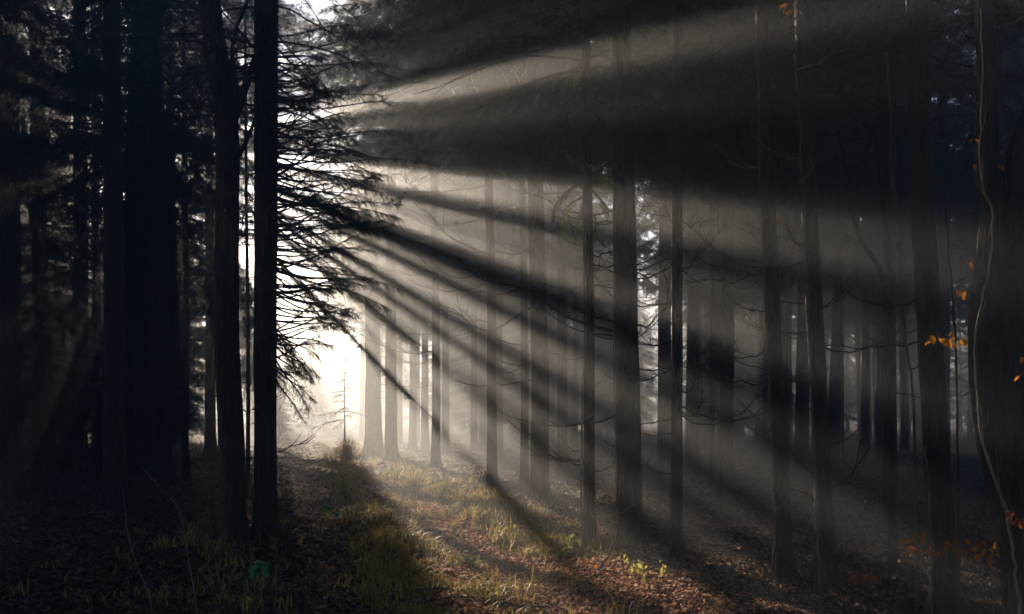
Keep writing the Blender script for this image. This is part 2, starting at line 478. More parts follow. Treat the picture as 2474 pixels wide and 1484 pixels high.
spruce('slim spruce just right of the sun glow with many dead twigs', 450, dp(1176), 15, [(449, 700), (443, 0)], 16, (6.0, 1.8), dead=14, seed=7, dead_len=(0.4, 1.2), group='spruces left of the track')
spruce('grey spruce with a root-flared foot seen through the mist left of the curved trunk', 508, dp(1118), 27, [(508, 700), (503, 200)], 19, (6.5, 2.3), dead=10, seed=8, flare=2.0, group='spruces left of the track')
spruce('dusky spruce added against stray sun between the left-edge trunk and the teal foliage', 96, 21, 26, None, 17.6, (3.6, 2.8, 0.4), seed=51, dens=14, tw=0.36, K=9, nl=0.08, nw=0.014, spacing=0.12, group='spruces left of the track')  # first of three spruces added to block stray light in the left haze
spruce('dusky spruce added against stray sun just behind the thick black trunk on its right side', 318, 22, 26, None, 17.6, (3.4, 2.8, 0.4), seed=52, dens=8, tw=0.36, K=9, nl=0.08, nw=0.014, spacing=0.12, group='spruces left of the track')
spruce('dusky spruce added against stray sun in the gap between the flared-foot spruce and its right neighbour', 378, 29, 26, None, 17.6, (3.0, 2.8, 0.4), seed=53, dens=5, tw=0.36, K=9, nl=0.08, nw=0.014, spacing=0.12, group='spruces left of the track')
# curved forked tree
t, line, at = spruce('curved black trunk leaning left at the top and forking into two limbs', 562, dp(1325), 62, [(560, 1080), (548, 800), (550, 420), (538, 200), (505, 0)], 15, None, dead=4, seed=9, taper=0.35, group=None, name='forked_tree', dead_range=(1, 3))
d9 = dp(1325)
for ctrl, r in (([(562, 300), (590, 215), (628, 110), (672, -40)], 0.055), ([(560, 330), (574, 240), (562, 110), (606, -20)], 0.035), ([(556, 420), (600, 330), (628, 250)], 0.03)):
    g = Geo(); l = smooth_line([P(x, y, d9) for x, y in ctrl], 16)
    trunk_mesh(g, l, r * (1 - 0.5 * np.linspace(0, 1, 16)), np.random.default_rng(5), 8)
    g.obj('limb', M['bark'], t, smooth=True)
spruce('thin pole-like stem between the curved trunk and the twin trunks', 598, dp(1210), 11, [(600, 900), (596, 560)], 9, (5, 1.0), dead=6, seed=10, name='spruce_sapling', cat='tree')
t11, line11, at11 = spruce('twin-stemmed black spruce whose feathery boughs hang over the bright gap', 636, dp(1320), 42, [(634, 900), (634, 400), (632, 0)], 17, (5.2, 2.3, 0.6), dead=5, seed=11, tw=0.2, K=14, nl=0.035, nw=0.0035, dens=13, dead_range=(0.3, 2), dead_len=(0.2, 0.5), carve=True, taper=0.4)
g = Geo(); d11 = dp(1320)
l = smooth_line([P(x, y, d11 + 0.15) for x, y in [(655, 1330), (652, 1000), (656, 500), (660, 0), (664, -500), (668, -1200)]], 40)
trunk_mesh(g, l, np.linspace(0.085, 0.05, 40), np.random.default_rng(3), 14, 1.0); g.obj('second_trunk', M['bark'], t11, smooth=True)
# feathery boughs that hang over the gap
rng = np.random.default_rng(42)
tips = [(970, 700, 620), (940, 745, 640), (900, 640, 560), (860, 545, 520), (905, 440, 430), (1055, 395, 380), (985, 320, 330), (925, 230, 240),
        (880, 690, 650), (820, 600, 600), (810, 790, 740), (830, 480, 500), (770, 860, 800), (745, 990, 850), (755, 965, 880), (720, 900, 850), (730, 760, 720),
        (790, 390, 440), (760, 640, 640), (745, 540, 560), (960, 160, 150), (850, 330, 370), (800, 250, 320), (730, 1010, 900), (800, 700, 690),
        (700, 830, 780), (860, 150, 210), (905, 90, 130), (840, 60, 90), (780, 130, 180), (705, 690, 660), (845, 760, 700), (770, 470, 520), (715, 420, 470),
        (880, 370, 400), (1000, 250, 260), (700, 950, 880), (765, 905, 830), (910, 560, 540), (715, 600, 590)]
for _ in range(108):
    ty = rng.uniform(120, 980) if _ < 70 else rng.uniform(200, 560); reach = 60 + 230 * np.exp(-((ty - 520) / 330) ** 2)
    tx = 672 + reach * rng.uniform(0.35, 1.0); tips.append((tx, ty, ty + rng.normal(0, 75) - 15))
for k, (tx, ty, oy) in enumerate(tips):
    dd = d11 + rng.uniform(-0.5, 0.7)
    a = P(655, oy, d11); b = P(tx, ty, dd)
    mid = (a + b) / 2; mid[2] -= 0.05 * (b[0] - a[0]); mid[1] = (d11 + dd) / 2
    Lb = np.linalg.norm(b - a)
    pts = smooth_line([a, a * 0.65 + b * 0.35 + np.array([0, 0, -0.02 * Lb]), mid * 0.2 + (a * 0.25 + b * 0.75) * 0.8 + np.array([0, 0, 0.03 * Lb]), b], 9)[None]
    gw, gn = Geo(), Geo()
    boughs(gw, gn, rng, None, None, np.array([Lb]), None, None, np.array([0.011]), tw=0.2, spacing=0.045, K=18, nl=0.026, nw=0.0036, carve=False, start=rng.uniform(0.15, 0.65), hang=rng.uniform(0.2, 0.7), pts=pts)
    w_ = gw.obj('bough', M['twig'], t11); gn.obj('needles', M['needle'], w_)

# ------------------------------------------------------------------ middle and right-hand trees
GR = 'spruces right of the track'
spruce('misty spruce with spreading mossy roots, left one of the pair beside the track', 903, dp(1108), 42, [(900, 800), (892, 450)], 20.5, (6.5, 3.6, 0.25), dead=12, seed=21, dens=24, tw=0.42, K=8, nl=0.11, nw=0.022, spacing=0.13, flare=1.0, m='bark_moss', dead_range=(2, 9), dead_len=(1, 3), group=GR)
spruce('misty spruce with spreading mossy roots, right one of the pair beside the track', 946, dp(1124), 30, [(944, 800), (945, 300)], 20.5, (6.8, 3.6, 0.25), dead=12, seed=22, dens=24, tw=0.42, K=8, nl=0.11, nw=0.022, spacing=0.13, flare=1.4, m='bark_moss', dead_range=(2, 9), dead_len=(1, 3), group=GR)
spruce('slim misty spruce third from the bright gap, pale roots at its foot', 1054, dp(1148), 22, [(1052, 700), (1042, 100)], 19, (8.0, 3.2, 0.3), dead=14, seed=23, dens=24, tw=0.42, K=8, nl=0.11, nw=0.022, spacing=0.13, flare=1.2, dead_range=(3, 8.5), dead_len=(1, 2.8), group=GR)
spruce('slim spruce crossed by the sunbeams, standing alone between two wider gaps', 1188, dp(1200), 25, [(1187, 700), (1176, 260)], 18, (7.4, 3.2, 0.3), dead=14, seed=24, dens=24, tw=0.42, K=8, nl=0.11, nw=0.022, spacing=0.13, dead_range=(2.5, 6.5), dead_len=(1, 2.4), group=GR)
spruce('narrow trunk touching the left side of the broad misty spruce', 1268, dp(1185), 20, [(1266, 700), (1258, 200)], 18, (6.4, 3.2, 0.3), dead=8, seed=25, dens=26, tw=0.42, K=8, nl=0.12, nw=0.026, spacing=0.13, dead_range=(2.5, 7), dead_len=(0.8, 2), group=GR)
spruce('broad misty spruce with a narrow trunk close on its left', 1304, dp(1222), 44, [(1303, 800), (1290, 250)], 20, (6.2, 3.5, 0.3), dead=12, seed=26, dens=26, tw=0.42, K=8, nl=0.12, nw=0.026, spacing=0.13, dead_range=(2, 6.4), dead_len=(0.8, 2.6), group=GR)
spruce('spruce with a pale thin stem against its left side', 1424, dp(1340), 28, [(1424, 900), (1418, 300)], 17, (5.2, 2.4), dead=14, seed=27, dens=18, tw=0.36, K=9, nl=0.08, nw=0.014, spacing=0.12, dead_range=(1, 5.2), dead_len=(0.4, 1.2), group=GR)
spruce('broadest spruce in the beams, with long black branches arching left', 1522, dp(1342), 62, [(1515, 900), (1504, 250)], 20, (5.5, 3.0), dead=10, seed=28, dens=18, tw=0.36, K=9, nl=0.08, nw=0.014, spacing=0.12, dead_range=(1.2, 5.4), dead_len=(0.5, 1.6), group=GR)
spruce('dark spruce with whorls of bare branches right of the broadest spruce', 1633, dp(1370), 28, [(1636, 900), (1636, 300)], 17, (4.9, 2.3), dead=26, seed=29, dens=18, tw=0.36, K=9, nl=0.08, nw=0.014, spacing=0.12, dead_range=(1, 4.8), dead_len=(0.4, 1.3), group=GR)
spruce('faint trunk behind the dark spruce with bare whorls', 1606, dp(1180), 36, [(1606, 900), (1608, 200)], 20, (7.6, 3.5, 0.3), dead=8, seed=30, dens=26, tw=0.42, K=8, nl=0.12, nw=0.026, spacing=0.13, dead_range=(3, 7), group=GR)
spruce('leaning spruce with a lit left edge, first of the two leaning pale-edged trunks', 1896, dp(1412), 40, [(1872, 900), (1852, 400), (1842, 0)], 18, (4.6, 2.2), dead=10, seed=31, dens=18, tw=0.36, K=9, nl=0.08, nw=0.014, spacing=0.12, m='bark_moss', dead_range=(1, 4.5), dead_len=(0.4, 1.2), group=GR)
spruce('leaning spruce with a lit left edge, second of the two leaning pale-edged trunks', 1998, dp(1426), 42, [(1975, 900), (1952, 450), (1938, 0)], 18, (4.7, 2.3), dead=16, seed=32, dens=18, tw=0.36, K=9, nl=0.08, nw=0.014, spacing=0.12, m='bark_moss', dead_range=(1, 4.6), dead_len=(0.4, 1.4), group=GR)
spruce('pale grey trunk half hidden between the two leaning spruces', 1900, dp(1260), 26, [(1890, 800), (1884, 0)], 18, (6.5, 2.2), dead=6, seed=33, dens=18, tw=0.36, K=9, nl=0.08, nw=0.014, spacing=0.12, dead_range=(2, 6), group=GR)
spruce('mossy dark trunk rising behind the copper-leaved beech branch', 2288, dp(1490), 60, [(2262, 1100), (2242, 700), (2215, 0)], 19, (4.8, 2.4), dead=8, seed=34, dens=18, tw=0.36, K=9, nl=0.08, nw=0.014, spacing=0.12, m='bark_moss', dead_range=(1, 4.5), dead_len=(0.3, 1.0), group=GR)
spruce('straight dark trunk in the shade right of the second leaning spruce', 2150, dp(1290), 34, [(2148, 800), (2150, 0)], 19, (6, 2.6), dead=7, seed=35, dens=18, tw=0.36, K=9, nl=0.08, nw=0.014, spacing=0.12, dead_range=(1, 6), group=GR)
spruce('dim trunk between the faint spruce and the first leaning spruce', 1752, dp(1215), 34, [(1758, 800), (1764, 0)], 20, (6.6, 3.5, 0.3), dead=9, seed=36, dens=26, tw=0.42, K=8, nl=0.12, nw=0.026, spacing=0.13, dead_range=(2, 6.5), group=GR)
spruce('thin dim trunk left of the trunk in the middle of the shaded stand', 1722, dp(1175), 16, [(1722, 800), (1720, 0)], 18, (7.2, 3.2, 0.3), dead=8, seed=37, dens=26, tw=0.42, K=8, nl=0.12, nw=0.026, spacing=0.13, dead_range=(2, 7), group=GR)
spruce('far trunk between the narrow misty trunk and the spruce with a pale stem', 1358, dp(1150), 26, [(1358, 800), (1352, 0)], 20, (9, 2.8), dead=8, seed=38, dens=26, tw=0.42, K=8, nl=0.12, nw=0.026, spacing=0.13, dead_range=(3, 8), group=GR)
spruce('tall shaded trunk behind the forked beech', 2398, dp(1260), 40, [(2398, 700), (2405, 0)], 20, (6, 2.8), dead=5, seed=39, dens=18, tw=0.36, K=9, nl=0.08, nw=0.014, spacing=0.12, group=GR)

spruce('added spruce hidden behind the twin-stemmed one, crown shaped to split the sunlight', 648, 30, 30, None, 20.5, (3.0, 3.9, 0.2), seed=40, dens=24, tw=0.42, K=8, nl=0.11, nw=0.022, spacing=0.13, group=GR)  # added spruces hidden from view, crowns carved to split the sunlight
spruce('added spruce hidden behind the curved trunk, crown shaped to split the sunlight', 560, 24, 30, None, 20.5, (4.0, 3.4, 0.25), seed=41, dens=12, tw=0.42, K=8, nl=0.11, nw=0.022, spacing=0.13, group=GR)
spruce('added spruce farther back behind the twin-stemmed one, crown shaped to split the sunlight', 640, 41, 34, None, 20.8, (3.5, 4.6, 0.2), seed=42, dens=24, tw=0.42, K=8, nl=0.11, nw=0.022, spacing=0.13, group=GR)
# long black branches arching left from the broad trunk
gb = bpy.data.objects
broad = [o for o in bpy.data.objects if o.get('label', '').startswith('broadest spruce')][0]
db = dp(1342) - 0.2
for ctrl, r in (([(1486, 800), (1420, 785), (1350, 755), (1290, 700), (1250, 640)], 0.016), ([(1486, 778), (1430, 765), (1380, 742)], 0.012),
                ([(1484, 812), (1400, 800), (1330, 760), (1282, 705)], 0.01), ([(1290, 705), (1220, 688), (1160, 672), (1105, 622)], 0.012)):
    l = smooth_line([P(x, y, db) for x, y in ctrl], 14); l[:, 1] += np.random.default_rng(2).normal(0, 0.03, 14).cumsum()
    g = Geo(); tubes(g, l, r * (1 - 0.8 * np.linspace(0, 1, 14)) + 0.002, 5)
    rg = np.random.default_rng(len(ctrl))
    for i in rg.integers(4, 13, 7):
        dd = norm((l[i] - l[i - 1]) + rg.normal(0, 0.03, 3) + np.array([0, 0, 0.03]))
        tubes(g, smooth_line([l[i], l[i] + dd * 0.12, l[i] + dd * 0.2 + np.array([0, 0, 0.06])], 5), np.linspace(0.004, 0.0015, 5), 3)
    g.obj('dead_branch', M['twig'], broad)

# needled boughs and lit foliage in the beams, some boughs added for their shadows
def tree_by(lab): return [o for o in bpy.data.objects if o.get('label', '').startswith(lab)][0]
def hung_bough(par, ctrl, d, m='needle', tw=0.24, nl=0.035, nw=0.006, r=0.012, spacing=0.03, hang=0.6, seed=0, K=16, name='bough'):
    rg = np.random.default_rng(seed + 60); l = smooth_line([P(x, y, d) for x, y in ctrl], 9)
    Lb = np.linalg.norm(np.diff(l, axis=0), axis=1).sum(); gw, gn = Geo(), Geo()
    boughs(gw, gn, rg, None, None, np.array([Lb]), None, None, np.array([r]), tw=tw, spacing=spacing, K=K, nl=nl, nw=nw, carve=False, start=0.2, hang=hang, pts=l[None])
    w_ = gw.obj(name, M['twig'], par); gn.obj('needles', M[m], w_)
tb = tree_by('slim misty spruce third')
for i, c in enumerate([[(1042, 360), (1000, 372), (955, 378)], [(1048, 372), (1056, 430), (1052, 500)], [(1045, 380), (1020, 400), (1000, 405)], [(1046, 250), (1000, 262), (950, 285)], [(1044, 240), (1080, 262), (1120, 270)]]):
    hung_bough(tb, c, 21, tw=0.4, nl=0.07, nw=0.012, spacing=0.05, seed=i)
tb = tree_by('misty spruce with spreading mossy roots, right')
for i, (ang, r0_, r1_, tw_) in enumerate([(38.2, 300, 690, 0.44), (45.7, 330, 640, 0.36), (31.0, 330, 640, 0.36), (34.05, 300, 600, 0.28), (21.5, 250, 640, 0.6), (26.0, 300, 620, 0.32)]):  # boughs added along the shaft lines to cast dark streaks
    c_, s_ = cos(radians(ang)), sin(radians(ang))
    hung_bough(tb, [(395 + r * c_, 345 + r * s_ + k) for r, k in ((r1_, 0), (0.6 * r1_ + 0.4 * r0_, 4), (r0_, 0))], 29.6, r=0.008, tw=tw_, nl=0.09, nw=0.02, spacing=0.026, hang=0.15, seed=i + 40, K=12)
tb = tree_by('slim misty spruce third')
for i, (ang, r0_, r1_, tw_) in enumerate([(38.2, 500, 836, 0.34), (45.7, 560, 930, 0.3), (21.5, 380, 705, 0.4), (31.0, 520, 768, 0.2)]):  # more added boughs that throw dark bands between the shafts
    c_, s_ = cos(radians(ang)), sin(radians(ang))
    hung_bough(tb, [(395 + r * c_, 345 + r * s_ + k) for r, k in ((r1_, 0), (0.6 * r1_ + 0.4 * r0_, 4), (r0_, 0))], 22.2, r=0.007, tw=tw_, nl=0.07, nw=0.015, spacing=0.028, hang=0.15, seed=i + 50, K=12)
tb = tree_by('dark spruce with whorls')
for i, c in enumerate([[(1636, 340), (1580, 335), (1520, 365), (1450, 405)], [(1636, 330), (1690, 350), (1735, 410)], [(1640, 345), (1600, 352), (1560, 375)], [(1636, 400), (1680, 420), (1700, 470)]]):
    hung_bough(tb, c, dp(1370), seed=i + 10)
tb = tree_by('spruce with a pale thin stem')
for i, c in enumerate([[(1420, 440), (1380, 455), (1345, 490), (1335, 530)], [(1420, 445), (1460, 440), (1500, 465), (1530, 500)], [(1420, 470), (1400, 520), (1390, 580)], [(1420, 450), (1450, 480), (1480, 520)], [(1420, 500), (1440, 540), (1420, 600)], [(1420, 470), (1370, 500), (1360, 545)], [(1420, 180), (1440, 160), (1470, 165)], [(1420, 170), (1400, 175), (1385, 195)], [(1418, 430), (1460, 425), (1520, 440)]]):
    hung_bough(tb, c, dp(1340), m='moss' if i % 3 else 'needle', seed=i + 20, tw=0.2, nl=0.03, nw=0.006, K=14)
tb = tree_by('slim spruce crossed')
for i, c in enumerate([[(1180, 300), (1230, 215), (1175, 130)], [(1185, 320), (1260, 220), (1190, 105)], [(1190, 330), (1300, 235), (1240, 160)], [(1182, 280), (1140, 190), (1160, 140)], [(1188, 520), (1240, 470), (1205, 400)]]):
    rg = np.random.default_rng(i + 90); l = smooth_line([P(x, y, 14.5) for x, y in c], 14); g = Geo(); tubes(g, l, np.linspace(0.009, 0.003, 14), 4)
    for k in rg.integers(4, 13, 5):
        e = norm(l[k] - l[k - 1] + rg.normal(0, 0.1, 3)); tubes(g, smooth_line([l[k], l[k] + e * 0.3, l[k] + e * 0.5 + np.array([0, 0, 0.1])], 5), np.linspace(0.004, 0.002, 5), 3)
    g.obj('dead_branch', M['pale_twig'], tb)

# ------------------------------------------------------------------ forked beech on the right
db_ = 5.2
t = thing('beech_tree', 'mossy forked beech with a pale lit edge at the right of the photo', 'tree', P(2470, 1620, db_) * [1, 1, 0])
rngb = np.random.default_rng(77)
bz = HOR + CAMZ * F / db_
def stem(ctrl, r0, r1, name, flare=0, d=db_, par=None, m='bark_moss', n=26):
    g = Geo(); l = smooth_line([P(x, y, d) for x, y in ctrl], n)
    trunk_mesh(g, l, np.linspace(r0, r1, n), rngb, 14, flare)
    return g.obj(name, M[m], par, smooth=True)
stem([(2560, bz + 30), (2525, 1480), (2498, 1300), (2450, 1100), (2425, 950), (2418, 800), (2430, 650), (2440, 520)], 0.23, 0.155, 'trunk', 1.0, par=t)
stem([(2440, 560), (2398, 480), (2384, 380), (2384, 150), (2376, 0), (2368, -300), (2360, -900)], 0.085, 0.03, 'fork_stem', par=t)
stem([(2440, 560), (2450, 440), (2470, 330), (2500, 240), (2530, 0), (2540, -500)], 0.085, 0.035, 'fork_stem', par=t)
stem([(2384, 110), (2395, 78), (2420, 64), (2450, 55), (2500, 20)], 0.014, 0.006, 'side_branch', par=t, m='pale_bark', n=14)
# pale tube drawn along the trunk edge to stand for its sunlit rim
g = Geo()
l = smooth_line([P(x, y, db_ - 0.32) for x, y in [(2368, 20), (2374, 160), (2370, 300), (2372, 440), (2398, 520), (2392, 640), (2362, 780), (2356, 900), (2374, 1060), (2400, 1150), (2430, 1230), (2444, 1310), (2456, 1400), (2466, 1500), (2470, 1680)]], 60)
l += rngb.normal(0, 0.004, l.shape)
r_ = np.linspace(0.004, 0.008, 60) * (1 + 0.25 * rngb.standard_normal(60).cumsum() * 0.15).clip(0.6, 1.5)
tubes(g, l, r_, 6)
for k in rngb.integers(4, 56, 16):
    e = norm(np.array([rngb.normal(0, 0.5), 0.1, rngb.uniform(0.5, 1.4)])); L_ = rngb.uniform(0.06, 0.22)
    tubes(g, smooth_line([l[k], l[k] + e * L_ * 0.5 + rngb.normal(0, 0.008, 3), l[k] + e * L_ + np.array([0, 0, 0.04])], 6), np.linspace(0.0035, 0.001, 6), 4)
o = g.obj('lit_edge_tube', M['pale_twig']); tag(o, 'pale tube standing in for the sunlit edge of the forked beech', 'lit edge')

# ------------------------------------------------------------------ thin saplings (pale lit lines)
def sapling(label, d, ctrl, r0, r1, m='pale_bark', twigs=6, seed=0, toground=True, group='thin saplings among the right-hand trunks', tl=(0.15, 0.5)):
    rg = np.random.default_rng(seed + 300)
    c = [P(x, y, d) for x, y in ctrl]
    if toground: 
        b = c[-1].copy(); b[0] += 0.02; b[2] = float(ground_z(b[0], d)) - 0.05
        if b[2] < c[-1][2] - 0.05: c.append(b)
        c[-1][2] = b[2]
    c = c[::-1]
    n = 40
    l = smooth_line(c, n); l[1:-1] += rg.normal(0, 0.004, (n - 2, 3))
    t = thing('sapling', label, 'sapling', l[0], group)
    g = Geo(); trunk_mesh(g, l, np.linspace(r0, r1, n), rg, 7); g.obj('stem', M[m], t, smooth=True)
    if twigs:
        for k in range(twigs):
            i = int(rg.integers(8, n - 1)); gd = Geo()
            dead_branch(gd, rg, l[i], rg.uniform(0, 6.28), rg.uniform(*tl), rise=0.6, droop=0.0, thick=0.004, twigs=3)
            gd.obj('twig', M['twig' if rg.random() < 0.6 else 'pale_twig'], t)
    return t, l
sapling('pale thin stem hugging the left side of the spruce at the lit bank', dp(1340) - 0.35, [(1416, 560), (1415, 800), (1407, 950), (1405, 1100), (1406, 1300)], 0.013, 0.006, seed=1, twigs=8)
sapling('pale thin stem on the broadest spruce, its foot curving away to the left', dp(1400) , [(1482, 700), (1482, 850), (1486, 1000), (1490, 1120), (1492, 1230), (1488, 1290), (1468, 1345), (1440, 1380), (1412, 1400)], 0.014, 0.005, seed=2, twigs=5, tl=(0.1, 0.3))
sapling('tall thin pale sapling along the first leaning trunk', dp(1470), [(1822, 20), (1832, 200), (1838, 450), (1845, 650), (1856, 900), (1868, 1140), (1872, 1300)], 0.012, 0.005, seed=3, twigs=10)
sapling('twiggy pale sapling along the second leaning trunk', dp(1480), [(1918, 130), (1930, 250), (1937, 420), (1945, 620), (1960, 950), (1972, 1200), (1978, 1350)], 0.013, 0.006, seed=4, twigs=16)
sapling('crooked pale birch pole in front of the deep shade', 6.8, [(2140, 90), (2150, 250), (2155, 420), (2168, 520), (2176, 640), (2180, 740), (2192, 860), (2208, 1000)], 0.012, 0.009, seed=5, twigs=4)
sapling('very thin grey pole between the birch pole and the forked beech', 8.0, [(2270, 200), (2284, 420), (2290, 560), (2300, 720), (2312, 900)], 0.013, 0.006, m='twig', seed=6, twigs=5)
sapling('slender dark sapling bending left toward its top in the shaded stand', 8.5, [(2022, 310), (2045, 420), (2070, 560), (2125, 655), (2150, 800)], 0.035, 0.016, m='bark', seed=7, twigs=6)
sapling('slender dark sapling leaning beside the one that bends left', 8.8, [(2112, 300), (2128, 450), (2146, 600), (2155, 800)], 0.035, 0.018, m='bark', seed=8, twigs=4)
sapling('short thin grey stem behind the twiggy pale sapling', 9.5, [(2028, 320), (2030, 450), (2033, 640), (2036, 800)], 0.009, 0.006, seed=9, twigs=3)
sapling('faint thin sapling left of the twiggy one', 9.0, [(1888, 350), (1890, 500), (1885, 700), (1895, 1000)], 0.008, 0.004, seed=10, twigs=8)
sapling('thin pale strip standing for the sunlit edge of the mossy trunk behind the copper leaves', dp(1500) - 0.4, [(2236, 1080), (2244, 1200), (2248, 1320), (2250, 1440)], 0.007, 0.008, seed=11, twigs=1)  # pale stem stands in for the trunk's sunlit left edge

# ------------------------------------------------------------------ leaves on hanging sprays
def leaf_quads(g, c, rg, size, hang=0.7, wf=1.0):
    """pointed curled leaves: c (N,3)"""
    n = len(c)
    d = norm(rg.normal(0, 1, (n, 3)) * [1, 1, 0.5] + np.array([0, 0, -hang * 2]))
    s = norm(np.cross(d, rg.normal(0, 1, (n, 3)))); u = np.cross(s, d)
    L = size * rg.uniform(0.7, 1.25, (n, 1)); w = L * rg.uniform(0.22, 0.34, (n, 1)) * wf; cu = L * rg.uniform(-0.05, 0.25, (n, 1))
    p0 = c; p1 = c + d * L * 0.35 + s * w + u * cu; p2 = c + d * L * 0.35 - s * w + u * cu; pm = c + d * L * 0.4
    p3 = c + d * L * 0.75 + s * w * 0.7 + u * cu * 1.3; p4 = c + d * L * 0.75 - s * w * 0.7 + u * cu * 1.3; p5 = c + d * L + u * cu * 0.4; pn = c + d * L * 0.75 + u * cu * 0.3
    v = np.stack([p0, p1, p3, p5, p4, p2, pm, pn], 1).reshape(-1, 3)
    t = np.array([[0, 1, 6], [1, 2, 7], [1, 7, 6], [2, 3, 7], [3, 4, 7], [4, 5, 7], [5, 6, 7], [5, 0, 6]])
    g.add(v, (t[None] + (np.arange(n) * 8)[:, None, None]).reshape(-1, 3))
def leaf_spray(label, d, spots, size, m, seed, n=4, spread=8, cat='leaf spray', group='amber beech leaves hanging in the shade', stemctrl=None):
    rg = np.random.default_rng(seed + 900)
    t = thing('leaf_spray', label, cat, P(spots[0][0], spots[0][1], d), group)
    if stemctrl is None:
        x, y = spots[0]; stemctrl = [(x + 25, y - 30), (x + 8, y - 20), (x, y - 8)]
        if len(spots) > 1: stemctrl += list(spots[1:])
    g = Geo(); l = smooth_line([P(x, y, d) for x, y in stemctrl], 12); l[:, 1] += rg.normal(0, 0.01, 12).cumsum()
    tubes(g, l, np.linspace(0.003, 0.0012, 12), 4); g.obj('twig', M['twig'], t)
    for x, y in spots:
        c = np.array([P(x + rg.normal(0, spread), y + rg.normal(0, spread), d + rg.normal(0, 0.03)) for _ in range(n)])
        for k in range(n):
            gl = Geo(); leaf_quads(gl, c[k:k + 1], rg, size); gl.obj('leaf', M[m], t)
leaf_spray('amber leaf pair lit high up against the second leaning trunk', 6.5, [(1900, 14), (1908, 24)], 0.06, 'amber', 1, n=3, spread=4)
leaf_spray('two amber leaves, topmost of the hanging pairs left of the forked beech', 5.0, [(2310, 700), (2336, 702)], 0.055, 'amber', 2, n=2, spread=3)
leaf_spray('row of glowing amber leaves beside the pale beech edge', 5.0, [(2248, 812), (2266, 818), (2298, 812), (2312, 822)], 0.055, 'amber', 3, n=3, spread=5)
leaf_spray('single tawny leaf on a twig next to the fork of the beech', 5.0, [(2342, 628)], 0.04, 'amber', 4, n=2, spread=3)
leaf_spray('two tawny leaves inside the beech fork', 5.0, [(2420, 360), (2418, 398)], 0.04, 'amber', 5, n=2, spread=3)
leaf_spray('small reddish leaf against the first leaning trunk', 7.2, [(1846, 520)], 0.06, 'copper', 6, n=2, spread=3)
leaf_spray('small orange leaf just right of the reddish leaf on the leaning trunk', 7.2, [(1890, 528)], 0.05, 'amber', 7, n=2, spread=3)
leaf_spray('orange leaves at the right edge of the photo against the black trunk', 4.6, [(2468, 860), (2466, 900)], 0.05, 'amber', 8, n=3, spread=4)
leaf_spray('small orange leaf touching the left stem of the beech fork', 5.0, [(2352, 335), (2350, 400)], 0.035, 'amber', 9, n=2, spread=3)
leaf_spray('tuft of rusty leaves at the pale edge near the foot of the forked beech', 4.7, [(2440, 1245), (2456, 1255)], 0.045, 'copper', 10, n=7, spread=10)

def beech_branch():
    rg = np.random.default_rng(8)
    d = 5.6
    t = thing('beech_branch', 'long low beech branch full of copper and orange leaves', 'branch', P(2440, 1335, d))
    g = Geo(); l = smooth_line([P(x, y, d) for x, y in [(2470, 1310), (2440, 1330), (2380, 1335), (2300, 1330), (2230, 1310), (2180, 1320)]], 24)
    l += rg.normal(0, 0.008, l.shape); tubes(g, l, np.linspace(0.008, 0.002, 24), 5)
    o = g.obj('branch_wood', M['twig'], t)
    for name, x0, x1, m, n in (('leaf', 2330, 2440, 'amber', 40), ('leaf', 2180, 2330, 'copper', 44)):
        for k in range(n):
            x = rg.uniform(x0, x1); c = P(x, 1322 + rg.normal(0, 16) + (x > 2330) * 4, d + rg.normal(0, 0.08))[None]
            gl = Geo(); leaf_quads(gl, c, rg, 0.05 if rg.random() < 0.8 else 0.075)
            gl.obj('leaf', M['copper' if (m == 'copper' or rg.random() < 0.35) else m], t)
beech_branch()

# ------------------------------------------------------------------ small plants
def herb(label, d, stems, m, seed, size=0.04, n=9, group=None, name='nettle_plant', cat='plant', stemm='pale_twig', dens=1.0):
    """stems: list of pixel polylines from foot to tip"""
    rg = np.random.default_rng(seed + 500)
    x0, y0 = stems[0][0]
    t = thing(name, label, cat, P(x0, y0, d), group)
    for ctrl in stems:
        dd = d + rg.normal(0, 0.08)
        l = smooth_line([P(x, y, dd) for x, y in ctrl], 14)
        l[0, 2] -= 0.08
        g = Geo(); tubes(g, l, np.linspace(0.0045, 0.0018, 14), 4); s_ = g.obj('stalk', M[stemm], t)
        if m:
            i = rg.integers(4, 14, int(n * dens)); gl = Geo()
            c = l[i] + rg.normal(0, 0.018, (len(i), 3)); leaf_quads(gl, c, rg, size, wf=1.15)
            gl.obj('leaves', M[m], s_)
    return t
herb('lime-green leafy stalk drooping at its top, tallest at the lit corner', 7.6, [[(1600, 1484), (1580, 1440), (1550, 1385), (1520, 1350), (1503, 1338)], [(1618, 1484), (1600, 1430), (1560, 1375), (1545, 1365), (1520, 1375)]], 'lime', 1, n=34, size=0.042)
herb('lime-green leafy stalk just right of the drooping one', 7.6, [[(1625, 1500), (1618, 1440), (1612, 1390), (1600, 1365)], [(1628, 1500), (1624, 1420), (1632, 1390), (1640, 1405)]], 'lime', 2, n=34, size=0.042)
herb('bushy bright green plant at the bottom of the lit corner', 7.2, [[(1640, 1520), (1640, 1470), (1648, 1445)], [(1655, 1520), (1660, 1470), (1675, 1450)], [(1665, 1520), (1680, 1480), (1698, 1462)], [(1650, 1520), (1652, 1480), (1650, 1450)], [(1640, 1520), (1630, 1480), (1632, 1460)]], 'lime', 3, n=60, size=0.04)
herb('reddish upright dry stalk standing over the green plants', 7.8, [[(1700, 1500), (1690, 1420), (1672, 1340), (1659, 1297)], [(1700, 1500), (1700, 1400), (1682, 1370)]], None, 4, stemm='red_twig', name='dry_stalk')
